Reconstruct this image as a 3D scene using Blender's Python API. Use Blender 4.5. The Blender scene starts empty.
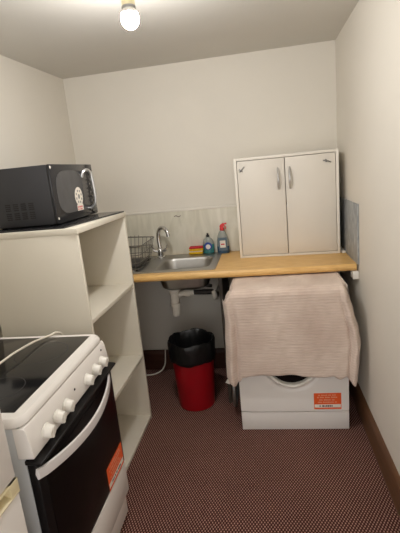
import bpy, bmesh, math, random
from mathutils import Vector, Matrix
random.seed(7)
S = bpy.context.scene
COL = S.collection
PI = math.pi

# ------------------------------------------------------------------ helpers
def lin(c):
    return tuple(((v/255)/12.92 if v/255 <= .04045 else ((v/255+.055)/1.055)**2.4) for v in c)

def mat(name, rgb, rough=.5, metal=0., noise=.0, nscale=6., bump=0., bscale=200., spec=.5, trans=0., emit=0., stretch=None, ior=1.45, coat=0.):
    """procedural material: base colour broken up by noise, optional bump"""
    m = bpy.data.materials.new(name); m.use_nodes = True
    nt = m.node_tree; b = nt.nodes['Principled BSDF']
    c = lin(rgb)
    b.inputs['Base Color'].default_value = (*c, 1)
    b.inputs['Roughness'].default_value = rough
    b.inputs['Metallic'].default_value = metal
    b.inputs['Specular IOR Level'].default_value = spec
    b.inputs['Transmission Weight'].default_value = trans
    b.inputs['IOR'].default_value = ior
    b.inputs['Coat Weight'].default_value = coat
    if emit:
        b.inputs['Emission Color'].default_value = (1, .975, .945, 1)
        b.inputs['Emission Strength'].default_value = emit
    tc = nt.nodes.new('ShaderNodeTexCoord')
    mp = nt.nodes.new('ShaderNodeMapping')
    nt.links.new(tc.outputs['Object'], mp.inputs['Vector'])
    if stretch: mp.inputs['Scale'].default_value = stretch
    if noise:
        n = nt.nodes.new('ShaderNodeTexNoise'); n.inputs['Scale'].default_value = nscale; n.inputs['Detail'].default_value = 5
        nt.links.new(mp.outputs['Vector'], n.inputs['Vector'])
        r = nt.nodes.new('ShaderNodeValToRGB')
        r.color_ramp.elements[0].position = .3; r.color_ramp.elements[1].position = .7
        r.color_ramp.elements[0].color = (*[v*(1-noise) for v in c], 1)
        r.color_ramp.elements[1].color = (*[min(1, v*(1+noise*.6)) for v in c], 1)
        nt.links.new(n.outputs['Fac'], r.inputs['Fac'])
        nt.links.new(r.outputs['Color'], b.inputs['Base Color'])
    if bump:
        n2 = nt.nodes.new('ShaderNodeTexNoise'); n2.inputs['Scale'].default_value = bscale; n2.inputs['Detail'].default_value = 3
        nt.links.new(mp.outputs['Vector'], n2.inputs['Vector'])
        bp = nt.nodes.new('ShaderNodeBump'); bp.inputs['Strength'].default_value = bump; bp.inputs['Distance'].default_value = .004
        nt.links.new(n2.outputs['Fac'], bp.inputs['Height']); nt.links.new(bp.outputs['Normal'], b.inputs['Normal'])
    return m

def BM(): return bmesh.new()

def box(bm, a, b, bev=0., seg=2, mi=0):
    lo = [min(p, q) for p, q in zip(a, b)]; hi = [max(p, q) for p, q in zip(a, b)]
    vs = [bm.verts.new((x, y, z)) for x in (lo[0], hi[0]) for y in (lo[1], hi[1]) for z in (lo[2], hi[2])]
    F = [(0,1,3,2),(4,6,7,5),(0,4,5,1),(2,3,7,6),(0,2,6,4),(1,5,7,3)]
    fs = [bm.faces.new([vs[i] for i in f]) for f in F]
    for f in fs: f.material_index = mi
    if bev:
        es = list({e for f in fs for e in f.edges})
        r = bmesh.ops.bevel(bm, geom=es, offset=bev, segments=seg, affect='EDGES', profile=.5)
        for f in r['faces']: f.material_index = mi
    return vs

def frame_of(d):
    d = d.normalized()
    a = Vector((0, 0, 1)) if abs(d.z) < .9 else Vector((1, 0, 0))
    u = a.cross(d).normalized(); return u, d.cross(u)

def rings(bm, cs, close0=True, close1=True, loop=False):
    """cs: list of lists of points (equal length) -> skin"""
    R = [[bm.verts.new(p) for p in c] for c in cs]; n = len(R[0])
    pairs = list(zip(R, R[1:])) + ([(R[-1], R[0])] if loop else [])
    for A, B in pairs:
        for i in range(n):
            j = (i+1) % n
            bm.faces.new((A[i], A[j], B[j], B[i]))
    if not loop:
        if close0: bm.faces.new(list(reversed(R[0])))
        if close1: bm.faces.new(R[-1])
    return R

def lathe(bm, prof, c=(0, 0, 0), axis='z', seg=32, close0=True, close1=True, wob=None):
    cs = []
    for r, h in prof:
        ring = []
        for i in range(seg):
            a = 2*PI*i/seg; rr = r*(1+(wob(a, h) if wob else 0))
            p = (rr*math.cos(a), rr*math.sin(a), h)
            if axis == 'x': p = (h, rr*math.cos(a), rr*math.sin(a))
            if axis == 'y': p = (rr*math.sin(a), h, rr*math.cos(a))
            ring.append((p[0]+c[0], p[1]+c[1], p[2]+c[2]))
        cs.append(ring)
    rings(bm, cs, close0, close1)

def spline(pts, n=8):
    P = [Vector(p) for p in pts]; Q = [2*P[0]-P[1]]+P+[2*P[-1]-P[-2]]; out = []
    for i in range(1, len(Q)-2):
        a, b, c, d = Q[i-1:i+3]
        for k in range(n):
            t = k/n
            out.append(.5*((2*b)+(c-a)*t+(2*a-5*b+4*c-d)*t*t+(3*b-a-3*c+d)*t**3))
    out.append(P[-1]); return out

def tube(bm, pts, r, seg=10, smooth=0, flat=1., up=None):
    P = spline(pts, smooth) if smooth else [Vector(p) for p in pts]
    cs = []; pu = None
    for i, p in enumerate(P):
        d = (P[min(i+1, len(P)-1)]-P[max(i-1, 0)]).normalized()
        if up is not None: u = Vector(up)-d*d.dot(Vector(up)); u.normalize()
        elif pu is None: u, _ = frame_of(d)
        else: u = (pu-d*pu.dot(d)).normalized()
        pu = u; w = d.cross(u)
        rr = r(i/(len(P)-1)) if callable(r) else r
        cs.append([p+u*rr*math.cos(2*PI*k/seg)+w*rr*flat*math.sin(2*PI*k/seg) for k in range(seg)])
    rings(bm, cs)

def prism(bm, poly, axis, a, b, mi=0):
    """poly of 2D points extruded along axis between a and b"""
    def P(q, h):
        if axis == 'x': return (h, q[0], q[1])
        if axis == 'y': return (q[0], h, q[1])
        return (q[0], q[1], h)
    A = [bm.verts.new(P(q, a)) for q in poly]; B = [bm.verts.new(P(q, b)) for q in poly]
    n = len(poly); fs = [bm.faces.new(A), bm.faces.new(B)]
    for i in range(n): fs.append(bm.faces.new((A[i], A[(i+1) % n], B[(i+1) % n], B[i])))
    for f in fs: f.material_index = mi
    return fs

def obj(name, bm, m, parent=None, smooth=35, bevel=0):
    bmesh.ops.recalc_face_normals(bm, faces=bm.faces)
    me = bpy.data.meshes.new(name); bm.to_mesh(me); bm.free()
    for k in (m if isinstance(m, (list, tuple)) else [m]): me.materials.append(k)
    if smooth:
        me.shade_smooth(); me.set_sharp_from_angle(angle=math.radians(smooth))
    o = bpy.data.objects.new(name, me); COL.objects.link(o)
    if parent: o.parent = parent
    if bevel:
        md = o.modifiers.new('bevel', 'BEVEL'); md.width = bevel; md.segments = 2; md.limit_method = 'ANGLE'
    return o

def tag(o, label, cat, group=None):
    o['label'] = label; o['category'] = cat
    if group: o['group'] = group
    return o

def thing(name, label, cat, loc=(0, 0, 0), rz=0, group=None):
    o = bpy.data.objects.new(name, None); COL.objects.link(o); o.empty_display_size = .05
    o.location = loc; o.rotation_euler = (0, 0, rz)
    return tag(o, label, cat, group)

def struct(name, bm, m, label=None):
    o = obj(name, bm, m, smooth=0); o['kind'] = 'structure'
    if label: o['label'] = label
    return o

# ------------------------------------------------------------------ materials
M = {}
M['wall'] = mat('wall_paint', (222, 217, 207), .75, noise=.035, nscale=1.6, bump=.12, bscale=60)
M['ceiling'] = mat('ceiling_paint', (210, 207, 200), .85, noise=.03, nscale=2, bump=.1, bscale=50)
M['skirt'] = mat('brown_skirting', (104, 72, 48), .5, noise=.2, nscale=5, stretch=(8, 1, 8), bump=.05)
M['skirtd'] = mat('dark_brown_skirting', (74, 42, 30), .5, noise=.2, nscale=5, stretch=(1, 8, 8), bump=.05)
M['white'] = mat('white_laminate', (226, 221, 211), .45, noise=.02, nscale=3)
M['cream'] = mat('cream_white_laminate', (220, 214, 200), .5, noise=.03, nscale=3, bump=.03, bscale=90)
M['grey_white'] = mat('white_cabinet_board', (216, 210, 200), .5, noise=.02, nscale=3)
M['enamel'] = mat('white_enamel', (232, 228, 224), .25, noise=.01)
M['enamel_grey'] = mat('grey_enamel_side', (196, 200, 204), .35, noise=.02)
M['plastic_white'] = mat('white_plastic', (232, 229, 222), .35, noise=.01)
M['ivory'] = mat('ivory_plastic', (216, 204, 168), .4, noise=.05, nscale=10)
M['glass_black'] = mat('black_ceramic_glass', (20, 20, 22), .12, noise=.1, nscale=3)
M['black'] = mat('black_plastic', (30, 30, 32), .4, noise=.1, nscale=12)
M['black_case'] = mat('black_painted_steel', (44, 44, 47), .5, noise=.06, nscale=8, bump=.03, bscale=300)
M['black_gloss'] = mat('black_gloss_plastic', (34, 34, 37), .18, noise=.08)
M['oven_glass'] = mat('dark_oven_glass', (16, 11, 11), .3, noise=.1, spec=.15)
M['oven_black'] = mat('oven_black_panel', (18, 16, 17), .35, noise=.1, spec=.25)
M['window_grey'] = mat('smoky_window', (66, 66, 68), .22, noise=.2, nscale=9)
M['chrome'] = mat('chrome', (205, 205, 205), .15, metal=1., noise=.05)
M['steel'] = mat('brushed_steel', (176, 174, 170), .36, metal=1., noise=.08, nscale=20, stretch=(1, 12, 1))
M['steel_dull'] = mat('dull_steel', (150, 150, 148), .45, metal=.9, noise=.1)
M['silver'] = mat('silver_handle', (200, 200, 200), .3, metal=.8, noise=.05)
M['handle_white'] = mat('pale_grey_handle', (214, 210, 210), .3, noise=.02)
M['wire'] = mat('grey_metal_wire', (122, 118, 112), .35, metal=.75, noise=.1)
M['orange'] = mat('orange_paper', (240, 98, 44), .5, noise=.06, nscale=20)
M['paper'] = mat('white_paper', (232, 226, 216), .6, noise=.03)
M['print'] = mat('pale_orange_print', (244, 170, 136), .6, noise=.03)
M['printd'] = mat('dark_print', (84, 60, 56), .6, noise=.03)
M['red'] = mat('red_plastic', (152, 8, 22), .38, noise=.12, nscale=8)
M['redcap'] = mat('red_cap_plastic', (206, 44, 48), .35, noise=.05)
M['bag'] = mat('black_bin_bag', (14, 14, 15), .38, noise=.3, nscale=20, bump=.5, bscale=45)
M['sponge'] = mat('yellow_sponge', (240, 190, 40), .9, noise=.15, nscale=120, bump=.6, bscale=300)
M['scour'] = mat('red_scourer', (206, 50, 60), .95, noise=.25, nscale=200, bump=.7, bscale=400)
M['teal'] = mat('teal_liquid_bottle', (62, 132, 132), .15, noise=.1, nscale=15, spec=.6)
M['clear'] = mat('clear_bottle_plastic', (178, 184, 178), .12, noise=.04, trans=.35)
M['blue'] = mat('blue_label', (38, 66, 150), .4, noise=.1, nscale=40)
M['spraylabel'] = mat('blue_grey_label', (92, 112, 128), .4, noise=.15, nscale=40)
M['bluegrey'] = mat('blue_grey_liquid', (54, 84, 110), .15, noise=.1, nscale=15, spec=.6)
M['waste'] = mat('white_waste_pipe', (234, 228, 216), .35, noise=.05)
M['darkpipe'] = mat('dark_pipe', (48, 44, 42), .5, noise=.2)
M['darkwood'] = mat('dark_brown_board', (66, 58, 50), .6, noise=.2, nscale=4, stretch=(1, 8, 1))  # brown boards; the upright's dark tone also holds the shade under the worktop
M['slate'] = None
M['flex'] = mat('white_flex', (226, 220, 206), .4, noise=.03)
M['bulb'] = mat('glowing_bulb_glass', (250, 246, 236), .4, noise=.0, emit=590.)
M['rubber'] = mat('black_rubber', (24, 24, 24), .7, noise=.1)
M['knob_mark'] = mat('grey_mark', (150, 148, 146), .5, noise=.02)

def carpet():
    m = bpy.data.materials.new('woven_brown_carpet'); m.use_nodes = True; nt = m.node_tree; L = nt.links.new
    b = nt.nodes['Principled BSDF']; b.inputs['Roughness'].default_value = .95; b.inputs['Specular IOR Level'].default_value = .15
    tc = nt.nodes.new('ShaderNodeTexCoord'); sp = nt.nodes.new('ShaderNodeSeparateXYZ')
    nz = nt.nodes.new('ShaderNodeTexNoise'); nz.inputs['Scale'].default_value = 60
    mixv = nt.nodes.new('ShaderNodeMix'); mixv.data_type = 'VECTOR'; mixv.inputs['Factor'].default_value = .0035
    L(tc.outputs['Object'], nz.inputs['Vector']); L(tc.outputs['Object'], mixv.inputs[4]); L(nz.outputs['Color'], mixv.inputs[5])
    L(mixv.outputs[1], sp.inputs[0])
    def mth(op, a, bb=None):
        n = nt.nodes.new('ShaderNodeMath'); n.operation = op
        for i, v in enumerate((a, bb)):
            if v is None: continue
            if isinstance(v, (int, float)): n.inputs[i].default_value = v
            else: L(v, n.inputs[i])
        return n.outputs[0]
    k = 2*PI/.0135
    u = mth('MULTIPLY', sp.outputs['X'], k); v = mth('MULTIPLY', sp.outputs['Y'], k*.62)
    a = mth('COSINE', mth('ADD', u, v)); c = mth('COSINE', mth('SUBTRACT', u, v))
    h = mth('ADD', mth('MULTIPLY', mth('ADD', a, c), .25), .5)
    ramp = nt.nodes.new('ShaderNodeValToRGB'); e = ramp.color_ramp.elements
    e[0].position = .5; e[0].color = (*lin((72, 36, 33)), 1); e[1].position = .92; e[1].color = (*lin((206, 164, 148)), 1)
    L(h, ramp.inputs['Fac'])
    n2 = nt.nodes.new('ShaderNodeTexNoise'); n2.inputs['Scale'].default_value = 3; n2.inputs['Detail'].default_value = 6
    L(tc.outputs['Object'], n2.inputs['Vector'])
    mx = nt.nodes.new('ShaderNodeMix'); mx.data_type = 'RGBA'; mx.blend_type = 'MULTIPLY'; mx.inputs['Factor'].default_value = .35
    L(ramp.outputs['Color'], mx.inputs[6]); L(n2.outputs['Fac'], mx.inputs[7]); L(mx.outputs[2], b.inputs['Base Color'])
    bp = nt.nodes.new('ShaderNodeBump'); bp.inputs['Strength'].default_value = .6; bp.inputs['Distance'].default_value = .003
    L(h, bp.inputs['Height']); L(bp.outputs['Normal'], b.inputs['Normal'])
    return m
M['carpet'] = carpet()

def streaks(name, c0, c1, c2, scale, stretch, rot, rough, distort=1.5, spec=.5):
    m = bpy.data.materials.new(name); m.use_nodes = True; nt = m.node_tree; L = nt.links.new
    b = nt.nodes['Principled BSDF']; b.inputs['Roughness'].default_value = rough; b.inputs['Specular IOR Level'].default_value = spec
    tc = nt.nodes.new('ShaderNodeTexCoord'); mp = nt.nodes.new('ShaderNodeMapping')
    mp.inputs['Scale'].default_value = stretch; mp.inputs['Rotation'].default_value = rot
    L(tc.outputs['Object'], mp.inputs['Vector'])
    n = nt.nodes.new('ShaderNodeTexNoise'); n.inputs['Scale'].default_value = scale; n.inputs['Detail'].default_value = 6; n.inputs['Distortion'].default_value = distort
    L(mp.outputs['Vector'], n.inputs['Vector'])
    r = nt.nodes.new('ShaderNodeValToRGB'); e = r.color_ramp.elements
    e[0].position = .3; e[0].color = (*lin(c0), 1); e[1].position = .7; e[1].color = (*lin(c2), 1)
    x = e.new(.5); x.color = (*lin(c1), 1)
    L(n.outputs['Fac'], r.inputs['Fac']); L(r.outputs['Color'], b.inputs['Base Color'])
    return m
M['marble'] = streaks('marbled_panel', (200, 196, 180), (212, 208, 192), (225, 221, 207), 4, (3.2, 3.2, .9), (0, .5, 0), .3, 1.2)
M['slate'] = streaks('blue_grey_tile', (126, 131, 134), (150, 154, 156), (188, 190, 188), 9, (2, 2, .7), (0, 0, 0), .4, 3)
M['beech'] = streaks('beech_laminate', (202, 156, 92), (219, 176, 108), (230, 191, 126), 6, (2.2, 26, 26), (0, 0, 0), .38, .5)

def towel_mat():
    m = bpy.data.materials.new('ribbed_towel_cloth'); m.use_nodes = True; nt = m.node_tree; L = nt.links.new
    b = nt.nodes['Principled BSDF']; b.inputs['Roughness'].default_value = .95; b.inputs['Specular IOR Level'].default_value = .1
    b.inputs['Sheen Weight'].default_value = .2
    uv = nt.nodes.new('ShaderNodeUVMap'); uv.uv_map = 'cloth'
    sp = nt.nodes.new('ShaderNodeSeparateXYZ'); L(uv.outputs[0], sp.inputs[0])
    nz = nt.nodes.new('ShaderNodeTexNoise'); nz.inputs['Scale'].default_value = 14; nz.inputs['Detail'].default_value = 4
    L(uv.outputs[0], nz.inputs['Vector'])
    def mth(op, a, bb=None):
        n = nt.nodes.new('ShaderNodeMath'); n.operation = op
        for i, v in enumerate((a, bb)):
            if v is None: continue
            if isinstance(v, (int, float)): n.inputs[i].default_value = v
            else: L(v, n.inputs[i])
        return n.outputs[0]
    y = mth('ADD', mth('MULTIPLY', sp.outputs['Y'], 2*PI/.015), mth('MULTIPLY', nz.outputs['Fac'], 3.))
    h = mth('SINE', y)
    n3 = nt.nodes.new('ShaderNodeTexNoise'); n3.inputs['Scale'].default_value = 5; n3.inputs['Detail'].default_value = 8
    L(uv.outputs[0], n3.inputs['Vector'])
    r = nt.nodes.new('ShaderNodeValToRGB'); e = r.color_ramp.elements
    e[0].position = .3; e[0].color = (*lin((202, 182, 170)), 1); e[1].position = .7; e[1].color = (*lin((226, 210, 198)), 1)
    L(n3.outputs['Fac'], r.inputs['Fac'])
    mx = nt.nodes.new('ShaderNodeMix'); mx.data_type = 'RGBA'; mx.blend_type = 'MULTIPLY'
    L(r.outputs['Color'], mx.inputs[6]); mx.inputs[7].default_value = (.86, .83, .80, 1)
    L(mth('MULTIPLY', mth('ADD', h, 1.), .22), mx.inputs['Factor']); L(mx.outputs[2], b.inputs['Base Color'])
    bp = nt.nodes.new('ShaderNodeBump'); bp.inputs['Strength'].default_value = .25; bp.inputs['Distance'].default_value = .003
    L(mth('MULTIPLY', h, -1.), bp.inputs['Height']); L(bp.outputs['Normal'], b.inputs['Normal'])
    return m
M['towel'] = towel_mat()

# ------------------------------------------------------------------ room shell
H = 2.1803
YF = -3.7
def lwx(y): return -1.8102 + .0407*(y-.0257)       # left wall line (opens slightly towards the viewer)
b = BM(); box(b, (-2.2, YF-.1, -.06), (.1, .15, 0)); struct('floor', b, M['carpet'], 'brown woven carpet with pale flecks')
b = BM(); box(b, (-2.2, YF-.1, H), (.1, .15, H+.06)); struct('ceiling', b, M['ceiling'])
b = BM(); prism(b, [(-1.9, .027), (0.1, -.0014), (.1, .12), (-1.9, .12)], 'z', 0, H); struct('wall_back', b, M['wall'])
b = BM(); prism(b, [(lwx(.03), .03), (lwx(YF), YF), (-2.2, YF), (-2.2, .03)], 'z', 0, H); struct('wall_left', b, M['wall'])
b = BM(); box(b, (0, YF, 0), (.1, .0, H)); struct('wall_right', b, M['wall'])
# skirting boards: moulded profile swept along each wall
def skirt_profile(s): return [(0, 0), (s*.016, 0), (s*.016, .125), (s*.012, .140), (s*.006, .152), (0, .157)]
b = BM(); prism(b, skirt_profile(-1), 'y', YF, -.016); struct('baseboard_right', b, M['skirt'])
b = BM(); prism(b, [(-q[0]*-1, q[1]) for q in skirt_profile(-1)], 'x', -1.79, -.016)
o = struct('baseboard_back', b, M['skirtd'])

# ------------------------------------------------------------------ wall panels behind the worktop
WZ = .9025; WY = -.592
t = thing('splashback_panel', 'pale marbled splashback panel on the back wall behind the sink', 'splashback', (-.9, 0, WZ))
b = BM(); box(b, (-.88, -.010, .001), (.885, -.0005, .310)); obj('panel', b, M['marble'], t)
b = BM(); box(b, (-.88, -.014, .310), (.885, -.0005, .326), .003); obj('edge_trim', b, M['white'], t)
b = BM()
for i in range(7):     # faint pencil-like scuff on the panel
    x = -.225+i*.0068; z = .274+.004*math.sin(i*1.1)
    box(b, (x, -.0112, z), (x+.0066, -.0098, z+.005))
obj('scuff_mark', b, M['printd'], t)
t = tag(obj('wall_tile', (lambda b: (box(b, (-.010, -.605, WZ+.0005), (-.0005, -.016, 1.228), .001), b)[1])(BM()), M['slate']),
        'blue grey stone-look tile on the right wall beside the white cabinet', 'tile')

# ------------------------------------------------------------------ worktop (with sink cut-out)
HX0, HX1, HY0, HY1 = -1.70, -.815, -.505, -.07
b = BM()
for a, c in (((-1.79, WY+.004), (HX0, -.018)), ((HX1, WY+.004), (-.012, -.018)), ((HX0, WY+.004), (HX1, HY0)), ((HX0, HY1), (HX1, -.018))):
    box(b, (a[0], a[1], WZ-.038), (c[0], c[1], WZ))
wt = tag(obj('worktop', b, M['beech']), 'beech-effect wooden kitchen worktop with the sink set into it', 'worktop')
b = BM(); n = 8                                     # rounded front nosing
poly = [(WY+.004, WZ-.038), (WY+.004, WZ)] + [(WY+.004-.008*math.sin(PI*k/n)**.6, WZ-.038*k/n) for k in range(1, n)]
prism(b, poly, 'x', -1.79, -.012); obj('front_edge', b, M['beech'], wt)
b = BM(); box(b, (-1.76, -.05, WZ-.075), (-.80, -.018, WZ-.0382)); obj('support_rail', b, M['darkwood'], wt)
tag(obj('support_panel', (lambda b: (box(b, (-.790, -.50, 0), (-.770, -.07, WZ-.0382), .001), b)[1])(BM()), M['darkwood']),
    'dark upright board holding up the worktop left of the washing machine', 'support panel')

# ------------------------------------------------------------------ sink
def rrect(x0, x1, y0, y1, r, n=6):
    out = []
    for cx, cy, a0 in ((x1-r, y1-r, 0), (x0+r, y1-r, PI/2), (x0+r, y0+r, PI), (x1-r, y0+r, 1.5*PI)):
        for k in range(n+1):
            a = a0+PI/2*k/n; out.append((cx+r*math.cos(a), cy+r*math.sin(a)))
    return out
SX, SY = -1.25, -.29
t = thing('kitchen_sink', 'stainless steel sink with bowl set into the beech worktop', 'sink', (SX, SY, WZ))
BX0, BX1, BY0, BY1 = -1.192, -.840, -.488, -.150
# deck: flat rim with bowl opening and sunken drainer on the left
b = BM()
outer = rrect(-1.745-SX, -.800-SX, -.538-SY, -.040-SY, .02)
inner = rrect(BX0-SX, BX1-SX, BY0-SY, BY1-SY, .07)
drain = rrect(-1.70-SX, -1.262-SX, -.50-SY, -.085-SY, .03)
def loop(bm, pts, z): return [bm.verts.new((x, y, z)) for x, y in pts]
Zr = .006
o0 = loop(b, outer, .0006); o1 = loop(b, outer, .004)
o2 = loop(b, rrect(-1.741-SX, -.804-SX, -.534-SY, -.044-SY, .018), Zr)
i0 = loop(b, inner, Zr); d0 = loop(b, drain, Zr)
for A, B in ((o0, o1), (o1, o2)):
    for i in range(len(A)): j = (i+1) % len(A); b.faces.new((A[i], A[j], B[j], B[i]))
ed = []
for Lp in (o2, i0, d0):
    for i in range(len(Lp)):
        e = b.edges.get((Lp[i], Lp[(i+1) % len(Lp)])) or b.edges.new((Lp[i], Lp[(i+1) % len(Lp)])); ed.append(e)
bmesh.ops.triangle_fill(b, edges=ed, use_beauty=True)
for f in [f for f in b.faces if all(v in d0 for v in f.verts) or all(v in i0 for v in f.verts)]: b.faces.remove(f)
# drainer tray
d1 = loop(b, rrect(-1.694-SX, -1.268-SX, -.494-SY, -.091-SY, .026), -.004)
for i in range(len(d0)): j = (i+1) % len(d0); b.faces.new((d0[i], d0[j], d1[j], d1[i]))
b.faces.new(d1)
for k in range(7):
    y = -.45-SY+k*.052
    box(b, (-1.68-SX, y, -.0045), (-1.30-SX, y+.014, .001), .003)
obj('drainboard', b, M['steel'], t)
b = BM()
steps = [(0, Zr), (.006, .002), (.012, -.012), (.020, -.08), (.030, -.125), (.05, -.142), (.09, -.147)]
prev = None
for off, z in steps:
    r_ = max(.02, .07-off*.3)
    c = loop(b, rrect(BX0-SX+off, BX1-SX-off, BY0-SY+off, BY1-SY-off, r_), z)
    if prev:
        for i in range(len(c)): j = (i+1) % len(c); b.faces.new((prev[i], prev[j], c[j], c[i]))
    prev = c
b.faces.new(prev)
bw = obj('bowl', b, M['steel'], t)
md = bw.modifiers.new('sheet', 'SOLIDIFY'); md.thickness = .0012; md.offset = 1
b = BM(); cx, cy = -1.09-SX, -.32-SY
lathe(b, [(.038, -.1465), (.040, -.1445), (.034, -.143), (.030, -.146), (.006, -.146)], (cx, cy, 0)); obj('plug_hole', b, M['chrome'], bw)

# tap
t = thing('kitchen_tap', 'chrome swan-neck tap with two levers at the back of the sink', 'tap', (-1.228, -.108, WZ+.0066))
b = BM()
lathe(b, [(.028, 0), (.028, .006), (.022, .012), (.020, .045), (.024, .055), (.020, .066), (.012, .072)]); obj('body', b, M['chrome'], t)
b = BM()
tube(b, [(0, 0, .065), (-.004, 0, .12), (0, -.004, .172), (.018, -.018, .206), (.048, -.040, .213), (.074, -.058, .192), (.082, -.064, .168)], lambda s: .0145-.0025*s, 14, 6)
lathe(b, [(.0135, -.006), (.0135, .012)], (.0825, -.0645, .160), seg=16)
obj('spout', b, M['chrome'], t)
for sx in (-1, 1):
    b = BM()
    tube(b, [(sx*.012, 0, .045), (sx*.032, -.006, .052), (sx*.046, -.012, .060)], .011, 12, 3)
    tube(b, [(sx*.046, -.012, .060), (sx*.052, -.022, .082), (sx*.056, -.030, .094)], lambda s: .007-.002*s, 10, 3)
    obj('lever', b, M['chrome'], t)

# dish rack
t = thing('dish_rack', 'grey wire dish rack standing on the drainer left of the tap', 'dish rack', (-1.455, -.315, WZ+.002))
b = BM()
def ringpts(z, x0, x1, y0, y1, r): return [(x, y, z) for x, y in rrect(x0, x1, y0, y1, r, 4)]
def cl(bm, pts, r, seg=6):
    P = [Vector(p) for p in pts]; cs = []
    for i, p in enumerate(P):
        d = (P[(i+1) % len(P)]-P[i-1]).normalized(); u = Vector((0, 0, 1)); w = d.cross(u).normalized()
        cs.append([p+u*r*math.cos(2*PI*k/seg)+w*r*math.sin(2*PI*k/seg) for k in range(seg)])
    rings(bm, cs, loop=True)
bot = (-.17, .17, -.16, .16); top = (-.19, .205, -.19, .18)
tp = ringpts(.160, *top, .03)
tp = [(x, y, z+(.018 if x < .10 else 0)) for x, y, z in tp]
cl(b, tp, .0035)
cl(b, ringpts(.105, -.184, .195, -.182, .174, .03), .0025)
cl(b, ringpts(.055, -.177, .183, -.171, .167, .03), .0025)
obj('rim', b, M['wire'], t)
b = BM(); cl(b, ringpts(.012, *bot, .02), .003)
n = 13
for k in range(n):
    f = k/(n-1); x = bot[0]+.02+(bot[1]-bot[0]-.04)*f; X = top[0]+.03+(top[1]-top[0]-.06)*f; zt = .178 if X < .10 else .160
    tube(b, [(X, top[2], zt), (x, bot[2], .012), (x, bot[3], .012), (X, top[3], zt)], .0018, 6)
for k in range(8):
    f = k/7; y = bot[2]+.03+(bot[3]-bot[2]-.06)*f; Y = top[2]+.04+(top[3]-top[2]-.08)*f
    tube(b, [(top[1], Y, .160), (bot[1], y, .012)], .0018, 6); tube(b, [(top[0], Y, .178), (bot[0], y, .012)], .0018, 6)
obj('wire_basket', b, M['wire'], t)
for sx in (-1, 1):
    for sy in (-1, 1):
        b = BM(); lathe(b, [(.008, 0), (.008, .010), (.004, .013)], (sx*.15, sy*.14, 0), seg=10); obj('foot', b, M['rubber'], t)
# a dark tray under the basket wires
tag(obj('drip_tray', (lambda b: (box(b, (-1.60, -.43, WZ+.0165), (-1.30, -.17, WZ+.024), .003), b)[1])(BM()), M['black']),
    'dark tray lying in the bottom of the wire dish rack', 'tray')

# ------------------------------------------------------------------ sponges and bottles
t = thing('sponge', 'yellow sponge under another at the back edge of the sink', 'sponge', (-.985, -.048, WZ+.0066), .05, 'sponges by the sink')
b = BM(); box(b, (-.05, -.032, 0), (.05, .030, .017), .005); obj('foam', b, M['sponge'], t)
b = BM(); box(b, (-.05, -.032, .0172), (.05, .030, .022), .002); obj('scourer', b, M['paper'], t)
t = thing('sponge', 'yellow sponge with red scourer side lying on top of another sponge', 'sponge', (-.980, -.048, WZ+.0290), .0, 'sponges by the sink')
b = BM(); box(b, (-.05, -.032, 0), (.05, .030, .017), .005); obj('foam', b, M['sponge'], t)
b = BM(); box(b, (-.05, -.032, .0172), (.05, .030, .028), .004); obj('scourer', b, M['scour'], t)

def oval(bm, prof, kx, ky, seg=28):
    rings(bm, [[(r*kx*math.cos(2*PI*i/seg), r*ky*math.sin(2*PI*i/seg), z) for i in range(seg)] for r, z in prof])
def curved_label(bm, w, z0, z1, kx, ky, rr, ang=.9):
    n = 12; A = []
    for k in range(n+1):
        a = -PI/2-ang+2*ang*k/n
        A.append((rr*kx*math.cos(a), rr*ky*math.sin(a)))
    for (x0, y0), (x1, y1) in zip(A, A[1:]):
        vs = [bm.verts.new(p) for p in ((x0, y0, z0), (x1, y1, z0), (x1, y1, z1), (x0, y0, z1))]; bm.faces.new(vs)
t = thing('soap_bottle', 'small teal dish soap bottle behind the sink, beside the sponges', 'bottle', (-.893, -.048, WZ+.0066), 0, 'bottles behind the sink')
b = BM(); oval(b, [(.036, 0), (.039, .004), (.040, .04), (.0395, .062)], 1, .62); obj('liquid', b, M['teal'], t)
b = BM(); oval(b, [(.0395, .0622), (.037, .080), (.030, .096), (.016, .108), (.011, .114)], 1, .62); obj('shoulder', b, M['clear'], t)
b = BM(); lathe(b, [(.012, .114), (.012, .126), (.008, .128), (.007, .138), (.004, .140)], seg=18); obj('cap', b, M['black'], t)
b = BM(); lathe(b, [(.0275, -.0256), (.0275, -.0268)], (0, 0, .052), axis='y', seg=28)
lb = obj('label', b, M['blue'], t)
b = BM(); lathe(b, [(.017, -.0269), (.017, -.0274)], (0, 0, .047), axis='y', seg=24); obj('emblem', b, M['paper'], lb)
t = thing('spray_bottle', 'tall blue grey spray bottle with red trigger head beside the white cabinet', 'bottle', (-.789, -.056, WZ+.0004), 0, 'bottles behind the sink')
b = BM(); oval(b, [(.040, 0), (.043, .004), (.0435, .045), (.0435, .05)], 1, .6); obj('liquid', b, M['bluegrey'], t)
b = BM(); oval(b, [(.0435, .0502), (.041, .09), (.033, .125), (.022, .150), (.014, .160)], 1, .6); obj('shoulder', b, M['clear'], t)
b = BM(); curved_label(b, 0, .02, .112, 1, .6, .0445, .75); lb = obj('label', b, M['spraylabel'], t)
b = BM(); curved_label(b, 0, .042, .092, 1, .6, .0449, .45); obj('emblem', b, M['paper'], lb)
b = BM(); curved_label(b, 0, .062, .070, 1, .6, .0452, .28); obj('emblem_stripe', b, M['redcap'], lb)
b = BM()
lathe(b, [(.016, .160), (.016, .176), (.011, .180)], seg=16)
poly = [(-.013, .178), (.010, .178), (.016, .189), (.021, .203), (.010, .210), (-.008, .201), (-.015, .190)]
prism(b, poly, 'y', -.010, .010)
tube(b, [(.020, 0, .204), (.034, 0, .206)], .0055, 10)
tube(b, [(.018, 0, .192), (.026, 0, .180), (.024, 0, .166)], .004, 8, 3)
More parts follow.
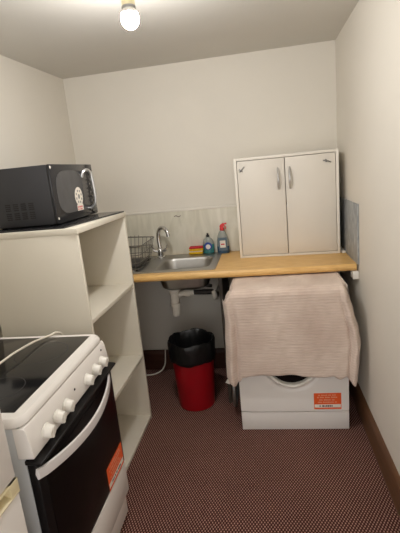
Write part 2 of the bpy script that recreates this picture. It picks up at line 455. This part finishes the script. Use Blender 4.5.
obj('trigger_head', b, M['redcap'], t, bevel=.002)

# ------------------------------------------------------------------ white cabinet on the worktop
CX0, CX1, CYF, CZ1 = -.6564, -.0378, -.2774, 1.5275
t = thing('wall_cabinet', 'white two-door cabinet standing on the worktop against the back wall', 'cabinet', ((CX0+CX1)/2, -.15, WZ), -.05)
hw = (CX1-CX0)/2; h = CZ1-WZ; yf = CYF+.145; yb = .125
b = BM()
for a, c in (((-hw, yf, .0005), (-hw+.016, yb, h)), ((hw-.016, yf, .0005), (hw, yb, h)), ((-hw+.016, yf, .0005), (hw-.016, yb, .0145)), ((-hw+.016, yf, h-.016), (hw-.016, yb, h)), ((-hw+.016, yb-.006, .0145), (hw-.016, yb, h-.016)), ((-hw+.016, yf+.03, .30), (hw-.016, yb-.006, .316))):
    box(b, a, c, .0008)
obj('carcass', b, M['white'], t)
for s, hx, nm in ((-1, -.044, 'l'), (1, .024, 'r')):
    x0, x1 = (-hw+.019, -.0045) if s < 0 else (-.0005, hw-.019)
    b = BM(); box(b, (x0, yf+.001, .0175), (x1, yf+.017, h-.019), .0015)
    dr = obj('door', b, M['grey_white'], t)
    b = BM()
    hz0, hz1 = .424, .545
    tube(b, [(hx, yf+.002, hz0), (hx, yf-.010, hz0+.010), (hx, yf-.026, hz0+.035), (hx, yf-.030, (hz0+hz1)/2), (hx, yf-.026, hz1-.035), (hx, yf-.010, hz1-.010), (hx, yf+.002, hz1)], .0058, 10, 5, flat=1.3)
    obj('handle', b, M['silver'], dr)
    b = BM()                                       # little clip stuck near the top corner
    cz = .555
    if s < 0:
        cx = -.262
        tube(b, [(cx-.013, yf-.001, cz-.012), (cx+.002, yf-.004, cz+.003), (cx+.017, yf-.002, cz+.018)], .0032, 8, 3)
        tube(b, [(cx-.016, yf-.001, cz+.004), (cx-.004, yf-.004, cz-.003)], .0036, 8)
        tube(b, [(cx-.004, yf-.004, cz-.003), (cx+.004, yf-.002, cz-.010)], .003, 8)
    else:
        cx = .242; cz = .562
        tube(b, [(cx-.022, yf-.001, cz+.004), (cx, yf-.004, cz+.001), (cx+.024, yf-.002, cz-.008)], .0032, 8, 3)
        tube(b, [(cx-.008, yf-.001, cz+.010), (cx+.002, yf-.004, cz-.001)], .0036, 8)
        tube(b, [(cx-.008, yf-.003, cz-.006), (cx+.004, yf-.004, cz-.001)], .003, 8)
    obj('clip', b, M['steel_dull'], dr)
tag(obj('batten', (lambda b: (box(b, (-.035, -.30, WZ+.0004), (-.0125, -.03, WZ+.012), .001), b)[1])(BM()), M['white']),
    'thin white strip of wood in the gap between cabinet and right wall', 'strip')

# ------------------------------------------------------------------ bracket under the right end of the worktop
t = thing('wall_bracket', 'white bracket blocks under the right end of the worktop', 'bracket', (-.02, -.5, .80))
b = BM(); box(b, (-.004, -.0195, .030), (.0195, .30, .0615), .001); obj('batten', b, M['darkwood'], t)
for y in (-.092, -.040):
    b = BM(); box(b, (-.012, y, .014), (.0192, y+.020, .0615), .003); obj('block', b, M['plastic_white'], t)

# ------------------------------------------------------------------ waste pipes under the sink
cx, cy = (BX0+BX1)/2, (BY0+BY1)/2
cx = -1.113; cy = -.32
t = thing('sink_waste', 'white bottle trap and waste pipe under the sink bowl', 'waste pipe', (cx, cy, 0))
b = BM()
lathe(b, [(.022, .7548), (.022, .735), (.035, .734), (.037, .715), (.030, .710), (.029, .640), (.034, .638), (.035, .618), (.028, .614), (.025, .560), (.020, .548)], seg=24); obj('bottle_trap', b, M['waste'], t)
b = BM()
tube(b, [(.028, 0, .690), (.06, .004, .700), (.13, .01, .703)], .018, 14, 4); lathe(b, [(.024, .07), (.026, .075), (.026, .105), (.024, .11)], (0, .008, .702), axis='x', seg=18); obj('waste_arm', b, M['waste'], t)
b = BM()
tube(b, [(.13, .01, .703), (.262, -.008, .705)], .017, 14); tube(b, [(-.02, .05, .735), (.10, .05, .738), (.25, .03, .735)], .012, 12, 3); obj('dark_pipe', b, M['darkpipe'], t)
b = BM(); tube(b, [(.262, -.01, .71), (.270, -.014, .695), (.272, .0, .665), (.272, .06, .655), (.272, .331, .645)], .017, 14, 4); obj('elbow', b, M['waste'], t)

# ------------------------------------------------------------------ waste bin and its bag
t = thing('waste_bin', 'red plastic waste bin standing under the sink', 'bin', (-1.0, -.4835, 0))
b = BM(); lathe(b, [(.108, .001), (.116, .004), (.118, .012), (.1365, .405), (.1415, .408), (.1415, .416), (.1345, .416), (.113, .016), (.02, .014)], seg=48); obj('bucket', b, M['red'], t)
b = BM()
rnd = [random.uniform(-1, 1) for _ in range(64)]
def wob(k):
    def f(a, h): return k*(.5*math.sin(7*a+9*h*8)+.35*math.sin(13*a-h*40)+.3*math.sin(23*a+h*25))
    return f
prof = [(.1405, .322), (.1455, .325), (.1475, .345), (.1475, .375), (.149, .400), (.1505, .425), (.1495, .445), (.145, .456), (.138, .452), (.131, .435), (.126, .400), (.120, .36), (.108, .26), (.075, .20), (.01, .19)]
cs = []; seg = 96
for r, hh in prof:
    ring = []
    for i in range(seg):
        a = 2*PI*i/seg
        k = .010 if hh < .43 else .016
        w = .55*math.sin(6*a+1+hh*12)+.4*math.sin(11*a-hh*25)+.35*math.sin(19*a+hh*31)+.25*math.sin(33*a)
        rr = r*(1+k*w) if r > .1385 else r*(1+.02*w)
        dz = (.005*math.sin(5*a+.4)+.002*math.sin(13*a)+.001*math.sin(27*a)) * (1 if hh < .33 or hh > .42 else .3)
        ring.append((rr*math.cos(a), rr*math.sin(a), hh+dz))
    cs.append(ring)
rings(b, cs, close0=False)
lin_ = obj('bin_liner', b, M['bag'], None, smooth=80)
lin_.location = (-1.0, -.4835, 0)
tag(lin_, 'black plastic bag lining the red bin and folded over its rim', 'bin bag')

# white flex on the floor behind the bin
b = BM(); tube(b, [(-1.285, -.09, .20), (-1.292, -.092, .13), (-1.303, -.096, .075), (-1.335, -.10, .03), (-1.40, -.11, .0055), (-1.50, -.12, .0055)], .005, 8, 6)
tag(obj('power_flex', b, M['flex']), 'thin white flex hanging down the wall to the left of the red bin', 'cable')

# ------------------------------------------------------------------ washing machine
WX0, WX1, WYF, WYB, WH = -.6915, -.0952, -.7816, -.225, .842
t = thing('washing_machine', 'white front-loading washing machine under the worktop, draped with a towel', 'washing machine', ((WX0+WX1)/2, WYF, 0), .015)
hw = (WX1-WX0)/2; D = WYB-WYF
b = BM()
box(b, (-hw, .006, .118), (hw, D, WH-.03), .006); box(b, (-hw, 0, WH-.032), (hw, D, WH), .006)
obj('body', b, M['enamel'], t)
b = BM(); box(b, (-hw+.001, .004, .001), (hw-.001, .05, .113), .004); box(b, (-hw+.01, .05, .012), (hw-.01, D-.02, .117)); obj('plinth', b, M['enamel'], t)
# front panel with dished surround for the door
RC = .420; xc = -.005
b = BM()
n = 48
def ring_(r, y): return [(xc+r*math.cos(2*PI*k/n), y, RC+r*math.sin(2*PI*k/n)) for k in range(n)]
def sq(y):
    out = []
    x0, x1, z0, z1 = -hw+.002, hw-.002, .1195, .70
    for k in range(n):
        a = 2*PI*k/n; c, s = math.cos(a), math.sin(a)
        tx = ((x1-xc)/c if c > 1e-6 else (x0-xc)/c if c < -1e-6 else 1e9); tz = ((z1-RC)/s if s > 1e-6 else (z0-RC)/s if s < -1e-6 else 1e9)
        q = min(tx, tz); out.append((xc+c*q, y, RC+s*q))
    return out
cs = [sq(.010), sq(0.0), ring_(.185, 0.0), ring_(.178, .003), ring_(.150, .010)]
rings(b, cs, False, False)
obj('front_panel', b, M['enamel'], t, smooth=25)
b = BM()
lathe(b, [(.150, .012), (.150, -.010), (.143, -.022), (.134, -.026), (.126, -.020), (.122, -.004), (.120, .012)], (xc, 0, RC), axis='y', seg=56, close0=False, close1=False)
dr = obj('door_ring', b, M['plastic_white'], t)
b = BM(); lathe(b, [(.1215, -.003), (.117, .001), (.09, .003), (.05, .0045), (.004, .005)], (xc, 0, RC), axis='y', seg=40, close0=False); obj('porthole_glass', b, M['oven_glass'], dr)
b = BM(); box(b, (-hw+.002, -.002, .705), (hw-.002, .012, WH-.036), .004); cp = obj('control_panel', b, M['enamel'], t)
b = BM(); lathe(b, [(.026, -.002), (.026, -.016), (.022, -.022)], (.06, 0, .76), axis='y', seg=28); obj('dial', b, M['plastic_white'], cp)
for k in range(4):
    b = BM(); box(b, (.13+k*.034, -.006, .752), (.152+k*.034, 0, .768), .002); obj('button', b, M['knob_mark'], cp)
b = BM(); box(b, (-hw+.02, -.005, .72), (-.10, 0, .80), .003); obj('detergent_drawer', b, M['enamel'], cp)

def sticker_lines(bm, P, w, h, rows, mi, seed):
    """rows of small print: P maps (u,v) in metres to a point just above the sticker"""
    rg = random.Random(seed)
    for (v, hh, u0, u1) in rows:
        u = u0
        while u < u1:
            l = rg.uniform(.35, 1.0)*hh*1.1
            if u+l > u1: break
            q = [bm.verts.new(P(*c)) for c in ((u, v), (u+l, v), (u+l, v+hh*rg.choice((.75, 1, 1))), (u, v+hh))]
            f = bm.faces.new(q); f.material_index = mi
            u += l+(hh*.22 if rg.random() > .2 else hh*.9)

def front_sticker(parent, P, w, h, seed):
    """orange care sticker with pale print and a white band; P maps (u,v,lift) to a point"""
    b = BM()
    def slab(u0, u1, v0, v1, l0, l1, mi):
        lo = [P(u0, v0, l0), P(u1, v0, l0), P(u1, v1, l0), P(u0, v1, l0)]; hi = [P(u0, v0, l1), P(u1, v0, l1), P(u1, v1, l1), P(u0, v1, l1)]
        A = [b.verts.new(p) for p in lo]; B = [b.verts.new(p) for p in hi]
        fs = [b.faces.new(A[::-1]), b.faces.new(B)]+[b.faces.new((A[i], A[(i+1) % 4], B[(i+1) % 4], B[i])) for i in range(4)]
        for f in fs: f.material_index = mi
    slab(0, w, 0, h, .0002, .0008, 0)
    slab(w*.02, w*.98, h*.10, h*.30, .0008, .0010, 1)
    sticker_lines(b, lambda u, v: P(u, v, .0012), w, h, [(h*.15, h*.10, w*.20, w*.80)], 3, seed)
    sticker_lines(b, lambda u, v: P(u, v, .0011), w, h, [(h*.84, h*.07, w*.16, w*.84), (h*.70, h*.08, w*.12, w*.88), (h*.54, h*.08, w*.2, w*.78), (h*.40, h*.07, w*.14, w*.86)], 2, seed+1)
    return obj('sticker', b, [M['orange'], M['paper'], M['print'], M['printd']], parent, smooth=0)
front_sticker(t, lambda u, v, l: (.109+u, -.0002-l, .131+v), .146, .098, 3)
for sx in (-1, 1):
    for y in (.06, D-.06):
        b = BM(); lathe(b, [(.018, .0), (.018, .008), (.010, .0125)], (sx*(hw-.05), y, 0), seg=14); obj('foot', b, M['rubber'], t)
# grey hose at the machine's left side
b = BM(); tube(b, [(-.752, -.16, .0125), (-.745, -.3, .0125), (-.742, -.5, .02), (-.738, -.62, .06), (-.735, -.66, .16), (-.735, -.62, .26), (-.737, -.45, .36), (-.745, -.2, .40)], .011, 10, 6)
tag(obj('drain_hose', b, M['steel_dull']), 'grey hose looped in the gap left of the washing machine', 'hose')

# ------------------------------------------------------------------ towel over the machine
def interp(tab, x):
    if x <= tab[0][0]: return tab[0][1]
    for (a, fa), (c, fc) in zip(tab, tab[1:]):
        if x <= c: 
            s = (x-a)/(c-a); s = s*s*(3-2*s); return fa+(fc-fa)*s
    return tab[-1][1]
# left / right outline of the hanging cloth by height, bottom hem by position across
XL = [(.29, -.752), (.40, -.750), (.55, -.744), (.68, -.738), (.74, -.742), (.79, -.746), (.83, -.728), (.86, -.712), (.90, -.704)]
XR = [(.29, -.052), (.45, -.044), (.52, -.036), (.60, -.046), (.70, -.070), (.78, -.088), (.86, -.098), (.90, -.104)]
HEM = [(0, .345), (.03, .318), (.065, .300), (.095, .320), (.13, .350), (.2, .362), (.28, .366), (.36, .362), (.5, .364), (.62, .352), (.75, .346), (.80, .352), (.86, .332), (.905, .344), (.93, .322), (.965, .298), (.985, .31), (1, .40)]
NU, NV = 150, 130
TOP_Y, EDGE_Y = -.33, -.790
bm = BM(); grid = []; uvs = {}
Ltop = TOP_Y-EDGE_Y
R = .040
for j in range(NV+1):
    row = []
    for i in range(NU+1):
        u = i/NU; hem = interp(HEM, u)+.005
        tot = Ltop+PI/2*R+(.853-R-hem)
        s = tot*j/NV
        du = min(u, 1-u)
        if s < Ltop:                                    # lying on top
            y = TOP_Y-s; z = .853; ny, nz = 0, 1
        elif s < Ltop+PI/2*R:
            a = (s-Ltop)/R; y = EDGE_Y-R*math.sin(a); z = .853-R+R*math.cos(a); ny, nz = -math.sin(a), math.cos(a)
        else:
            z = .853-R-(s-Ltop-PI/2*R); y = EDGE_Y-R; ny, nz = -1, 0
        drop = max(0., .853-z)
        x0, x1 = interp(XL, z), interp(XR, z)
        if s < Ltop: x0, x1 = -.712, -.092
        x = x0+(x1-x0)*u
        k = min(1, drop/.25)
        # hanging folds: stronger at both ends
        endw = math.exp(-(du/.075)**2)
        amp = .003+.017*endw*k + .005*k
        fold = math.sin(u*46+.6+1.2*math.sin(3*z))*.55*endw+.30*math.sin(u*17+2+2.2*z)+.22*math.sin(u*31+4*z)
        bump = amp*fold + .0018*math.sin(u*57+23*s)*math.sin(s*31+u*9)
        if ny < -.5:                                   # deep pleats near both side edges
            bump += k*(.016*math.exp(-((u-.045)/.018)**2) - .018*math.exp(-((u-.085)/.014)**2) - .020*math.exp(-((u-.925)/.013)**2) + .010*math.exp(-((u-.955)/.015)**2))
        y += ny*bump; z += nz*max(bump, -.001)
        # the side edges fall over the machine's sides
        if s < Ltop and du < .035:
            z -= (.035-du)/.035*.045*(0.5+.5*(-y/.8)); 
        elif du < .05:
            q = (.05-du)/.05; y += q*q*.075*(1-.3*k)
            if drop < .06: z -= q*.030
        row.append(bm.verts.new((x, y, z))); uvs[row[-1]] = (u*.72, s)
    grid.append(row)
ul = bm.loops.layers.uv.new('cloth')
for j in range(NV):
    for i in range(NU):
        f = bm.faces.new((grid[j][i], grid[j+1][i], grid[j+1][i+1], grid[j][i+1]))
        for lp in f.loops: lp[ul].uv = uvs[lp.vert]
tw = obj('towel', bm, M['towel'], None, smooth=80)
md = tw.modifiers.new('pile', 'SOLIDIFY'); md.thickness = .005; md.offset = 0
tag(tw, 'cream ribbed towel hanging over the front of the washing machine', 'towel')
for x, z, a, s in ((-.747, .318, .5, .026), (-.716, .296, -.25, .017)):
    b = BM(); box(b, (-s/2, -.001, -s/2), (s/2, .001, s/2), .0004)
    o = obj('care_tag', b, M['paper'], tw, smooth=0); o.location = (x, -.800, z); o.rotation_euler = (.2, a, .2)

# ------------------------------------------------------------------ shelving unit
SXF, SY0, SY1, SH = -1.2756, -1.2705, -.6567, 1.2938
SXB = -1.72
t = thing('shelving_unit', 'cream white open shelving unit carrying the microwave', 'shelving unit', (SXF, SY0, 0), -.018)
L_ = SY1-SY0; Dp = SXB-SXF; T = .018
b = BM(); box(b, (Dp, -.004, SH-.025), (.004, L_+.004, SH), .0012); obj('top_panel', b, M['cream'], t)
for y in (0, L_-T):
    b = BM(); box(b, (Dp, y, .0), (0, y+T, SH-.0252), .0012); obj('side_panel', b, M['cream'], t)
b = BM(); box(b, (Dp, T, .03), (Dp+.006, L_-T, SH-.0252)); obj('back_panel', b, M['cream'], t)
for z in (.881, .4328):
    b = BM(); box(b, (Dp+.006, T+.0003, z-.020), (-.002, L_-T-.0003, z), .001); obj('shelf', b, M['cream'], t)
b = BM(); box(b, (Dp+.006, T+.0003, .006), (-.001, L_-T-.0003, .026), .001); obj('base_panel', b, M['cream'], t)

# black board on top of the shelf
b = BM(); prism(b, [(-1.262, -.672), (-1.335, -1.252), (-1.69, -1.235), (-1.69, -.672)], 'z', SH+.0004, SH+.008)
tag(obj('black_board', b, M['black_gloss'], bevel=.001), 'thin black board lying between the microwave and the shelving unit top', 'board')

# ------------------------------------------------------------------ microwave
MXF, MY0, MY1, MZ0, MZ1 = -1.396, -1.180, -.688, 1.3025, 1.566
t = thing('microwave', 'black microwave oven on top of the white shelving unit', 'microwave', (MXF, MY0, MZ0), .02)
W_ = MY1-MY0; Hh = MZ1-MZ0; DB = -.335
b = BM(); box(b, (DB, .002, .005), (-.012, W_-.002, Hh), .003)
obj('case', b, M['black_case'], t)
b = BM()
for r_ in range(2):
    for c in range(4):
        x = -.100-c*.037; z = .038+r_*.040
        for k in range(4): box(b, (x-.024, .0003, z+k*.0085), (x, .0022, z+k*.0085+.005))
obj('vent', b, M['rubber'], t)
b = BM(); box(b, (-.0118, 0, .0035), (0, W_-.088, Hh+.001), .004)
dr = obj('door', b, M['black_gloss'], t)
b = BM()                                            # rounded smoky window with softly bowed outline
pts = []
n = 40
for k in range(n):
    a = 2*PI*k/n; ca, sa = math.cos(a), math.sin(a); e = .62
    pts.append((.185+.148*math.copysign(abs(ca)**e, ca), .138+.098*math.copysign(abs(sa)**e, sa)))
prism(b, pts, 'x', .0002, .0014); wd = obj('window', b, M['window_grey'], dr)
b = BM()
lathe(b, [(.046, .0016), (.046, .0022)], (0, .262, .108), axis='x', seg=32)
sk = obj('sticker', b, M['paper'], dr)
b = BM(); box(b, (.0018, .226, .040), (.0024, .298, .070)); obj('sticker_foot', b, M['paper'], sk)
b = BM()
for k in range(8):
    a = 2*PI*k/8+.3
    lathe(b, [(.0065, .0023), (.0065, .0026)], (0, .262+.031*math.cos(a), .108+.029*math.sin(a)), axis='x', seg=12)
lathe(b, [(.012, .0023), (.012, .0026)], (0, .262, .108), axis='x', seg=16)
obj('sticker_print', b, M['steel_dull'], sk)
b = BM()
sticker_lines(b, lambda u, v: (.0026, .230+u, .041+v), .064, .026, [(.002, .007, 0, .062), (.013, .008, 0, .062)], 0, 9)
obj('sticker_text', b, M['redcap'], sk, smooth=0)
for y, z in ((.010, Hh-.012), (.014, .028)):
    b = BM(); lathe(b, [(.006, .0004), (.006, .0012)], (0, y, z), axis='x', seg=14); obj('corner_dot', b, M['paper'], dr)
b = BM()
hy = W_-.112
tube(b, [(-.002, hy-.040, .200), (.008, hy-.036, .224), (.022, hy-.016, .234), (.032, hy+.006, .212), (.034, hy+.014, .150), (.033, hy+.020, .095), (.026, hy+.022, .060), (.006, hy+.020, .040), (-.002, hy+.018, .036)], .0085, 10, 5)
obj('handle', b, M['silver'], dr)
b = BM(); box(b, (-.0118, W_-.086, .0035), (0, W_, Hh+.001), .004); cp = obj('control_panel', b, M['black_gloss'], t)
b = BM(); box(b, (.0003, W_-.072, Hh-.052), (.0012, W_-.014, Hh-.022)); obj('display', b, M['oven_glass'], cp)
for r_ in range(6):
    for c in range(3):
        b = BM(); y = W_-.070+c*.020; z = .180-r_*.022
        box(b, (.0003, y, z), (.0022, y+.014, z+.011), .0008); obj('button', b, M['knob_mark'] if (r_+c) % 2 else M['black'], cp)
b = BM(); box(b, (.0003, W_-.070, .020), (.003, W_-.016, .046), .0012); obj('open_button', b, M['steel_dull'], cp)
for x in (-.05, -.29):
    for y in (.05, W_-.05):
        b = BM(); lathe(b, [(.012, -.0001), (.012, .0048)], (x, y, 0), seg=12); obj('foot', b, M['rubber'], t)

# ------------------------------------------------------------------ electric cooker
t = thing('electric_cooker', 'white electric cooker with black glass hob and oven door', 'cooker', (-1.1883, -1.9943, 0), .005)
cw = .592; cd = -.60; zt = .873
b = BM(); box(b, (cd, .002, .10), (0, cw-.002, .845), .002); obj('body', b, M['enamel_grey'], t)
b = BM()
def hl(d, r, z): return [(x, y, z) for x, y in rrect(cd+d, .014-d, -.006+d, cw+.012-d, r, 6)]
def gl_(z): return [(x, y, z) for x, y in rrect(-.5600, -.0280, .036, cw-.016, .004, 6)]
rings(b, [gl_(zt-.012), hl(.004, .038, .846), hl(0, .042, .851), hl(.0, .042, .860), hl(.005, .038, .868), hl(.011, .032, zt), gl_(zt), gl_(zt-.012)], False, False)
hob = obj('hob_frame', b, M['enamel'], t)
b = BM(); box(b, (-.5595, .0365, zt-.0058), (-.0285, cw-.0165, zt-.0003), .0008); gl = obj('ceramic_glass', b, M['glass_black'], hob)
b = BM()
for x, y, r_ in ((-.16, .17, .075), (-.16, .43, .095), (-.42, .17, .095), (-.42, .43, .075)):
    lathe(b, [(r_-.0015, zt-.0002), (r_, zt-.00005), (r_+.0015, zt-.0002)], (x, y, 0), seg=48, close0=False, close1=False)
obj('cooking_zone_rings', b, M['black'], gl)
b = BM()
prism(b, [(-.02, .845), (.013, .845), (.019, .835), (.030, .760), (.028, .752), (-.02, .750)], 'y', 0, cw)
pn = obj('control_panel', b, M['enamel'], t, bevel=.0015)
def onpanel(z): return .019+(.835-z)/.075*.011
tilt = -math.atan2(.011, .075)
for y in (.077, .147, .209, .375, .450, .517):
    zc = .789; kx = onpanel(zc)
    b = BM()
    lathe(b, [(.0225, 0), (.0225, .004), (.0200, .006), (.0180, .024), (.0160, .027), (.003, .0275)], axis='x', seg=28)
    box(b, (.010, -.0045, -.0185), (.029, .0045, .0185), .002)
    k = obj('knob', b, M['plastic_white'], pn); k.location = (kx+.0004, y, zc); k.rotation_euler = (0, -tilt*0+.145, 0)
for y, z in ((.287, .800), (.548, .822)):
    b = BM(); lathe(b, [(.0042, 0), (.0042, .002), (.002, .003)], (onpanel(z)-.0003, y, z), axis='x', seg=12); obj('indicator_light', b, M['black'], pn)
# oven door: black frame, glass, top lip that flares out, bowed pale handle
b = BM(); box(b, (.002, .000, .282), (.030, cw, .735), .003)
dr = obj('oven_door', b, M['oven_black'], t)
b = BM(); prism(b, [(.001, .7365), (.001, .749), (.050, .742), (.052, .735), (.030, .7352)], 'y', -.006, cw+.010); obj('top_lip', b, M['oven_black'], dr, bevel=.002)
b = BM(); box(b, (.0302, .035, .315), (.0322, cw-.035, .690), .0008); obj('door_glass', b, M['oven_glass'], dr)
b = BM(); P = []
cs = []
for k in range(25):
    s = k/24; y = -.010+s*.560
    bow = math.sin(PI*s)**.8
    x = .034+.050*bow; z = .712-.020*bow
    cs.append([(x, y, z-.017), (x+.006, y, z-.015), (x+.008, y, z), (x+.006, y, z+.015), (x, y, z+.017), (x-.004, y, z)])
rings(b, cs); obj('handle', b, M['handle_white'], dr)
front_sticker(dr, lambda u, v, l: (.0322+l, .402+u, .287+v), .172, .100, 21)
b = BM(); box(b, (.004, .001, .136), (.031, cw-.001, .278), .003); obj('storage_drawer', b, M['enamel'], t)
b = BM(); box(b, (cd+.01, .006, .0125), (.006, cw-.006, .134), .002); box(b, (.006, .012, .03), (.016, cw-.014, .122), .002); obj('plinth', b, M['enamel'], t)
for x in (-.04, cd+.05):
    for y in (.05, cw-.05):
        b = BM(); lathe(b, [(.018, 0), (.018, .012)], (x, y, 0), seg=12); obj('foot', b, M['rubber'], t)
# white mains lead lying across the hob
b = BM(); tube(b, [(-1.60, -1.98, .8785), (-1.52, -1.88, .882), (-1.440, -1.765, .895), (-1.420, -1.62, .900), (-1.418, -1.50, .888), (-1.408, -1.445, .881), (-1.394, -1.415, .880), (-1.380, -1.382, .879), (-1.375, -1.345, .84), (-1.374, -1.335, .70), (-1.374, -1.33, .3)], .0042, 10, 7)
tag(obj('power_cable', b, M['flex']), 'white power cable lying across the black glass hob', 'cable')

# ------------------------------------------------------------------ fridge freezer at the lower left
t = thing('fridge_freezer', 'white fridge freezer cut off at the lower left, nearest the viewer', 'fridge', (-1.165, -2.07, 0), 0)
b = BM(); box(b, (-.58, -.545, .03), (-.05, -.001, 1.42), .006); obj('body', b, M['enamel'], t)
b = BM(); box(b, (-.048, -.546, .762), (0, 0, 1.43), .006); obj('upper_door', b, M['enamel'], t)
b = BM(); box(b, (-.048, -.546, .06), (0, 0, .7185), .006); ld = obj('lower_door', b, M['enamel'], t)
b = BM()
box(b, (-.046, -.545, .7195), (-.030, -.001, .761))
prism(b, [(-.030, .7195), (.002, .7195), (.004, .724), (-.012, .730), (-.030, .733)], 'y', -.545, -.001)
prism(b, [(-.030, .761), (.002, .761), (.003, .757), (-.030, .753)], 'y', -.545, -.001)
box(b, (-.030, -.034, .7195), (.003, -.001, .761), .001)
obj('handle_rail', b, M['ivory'], t)
b = BM(); box(b, (-.04, -.53, 0), (-.03, -.02, .058)); box(b, (-.56, -.53, 0), (-.04, -.02, .029)); obj('kick_plate', b, M['black'], t)

# ------------------------------------------------------------------ ceiling lamp
BX, BY, BZ = -.9195, -1.336, 2.0125
t = thing('ceiling_lamp', 'bare glowing bulb in a white lamp holder on the ceiling', 'lamp', (BX, BY, H))
b = BM(); lathe(b, [(.045, -.0005), (.045, -.014), (.036, -.024), (.020, -.028)], seg=32); obj('ceiling_rose', b, M['plastic_white'], t)
b = BM(); lathe(b, [(.019, -.028), (.019, -.085), (.023, -.088), (.0235, -.128), (.021, -.131)], seg=28)
hd = obj('lamp_holder', b, M['ivory'], t)
b = BM(); lathe(b, [(.0238, -.124), (.0245, -.128), (.0238, -.132)], seg=28, close0=False, close1=False); obj('holder_ring', b, M['steel_dull'], hd)
b = BM()
zc = BZ-H
lathe(b, [(.0155, zc+.052), (.0185, zc+.042), (.0235, zc+.032), (.0285, zc+.0205)], seg=28, close1=False); nk = obj('bulb_neck', b, M['plastic_white'], t)
b = BM()
prof = [(.0287, zc+.020), (.0308, zc+.012)]+[(.0315*math.cos(a), zc+.004-.0345*math.sin(a)) for a in [PI/2*k/10 for k in range(10)]]+[(.0015, zc+.004-.0345)]
lathe(b, prof, seg=28, close0=False); obj('bulb_glass', b, M['bulb'], t)

# ------------------------------------------------------------------ world, camera, view
w = bpy.data.worlds.new('open_end_fill'); S.world = w; w.use_nodes = True
w.node_tree.nodes['Background'].inputs[0].default_value = (1, .965, .92, 1); w.node_tree.nodes['Background'].inputs[1].default_value = 2.1  # bright world added as fill, entering by the open end behind the camera

cam = bpy.data.cameras.new('camera'); co = bpy.data.objects.new('camera', cam); COL.objects.link(co); S.camera = co
right = Vector((0.98571882, 0.13977364, -0.09392406)); up = Vector((0.05887734, 0.23649327, 0.96984761)); fwd = Vector((-0.15777154, 0.96152705, -0.22488637))
mw = Matrix((right, up, -fwd)).transposed().to_4x4(); mw.translation = (-.5004, -2.9003, 1.4797)
co.matrix_world = mw
cam.sensor_fit = 'VERTICAL'; cam.sensor_height = 36; cam.lens = 36*414.65/533; cam.clip_start = .02
S.view_settings.view_transform = 'Standard'; S.view_settings.look = 'None'; S.view_settings.gamma = 1; S.view_settings.use_curve_mapping = False
S.view_settings.exposure = .06
S.cycles.use_denoising = True
S.cycles.max_bounces = 10; S.cycles.diffuse_bounces = 6
S.cycles.caustics_reflective = False
S.cycles.sample_clamp_indirect = 4
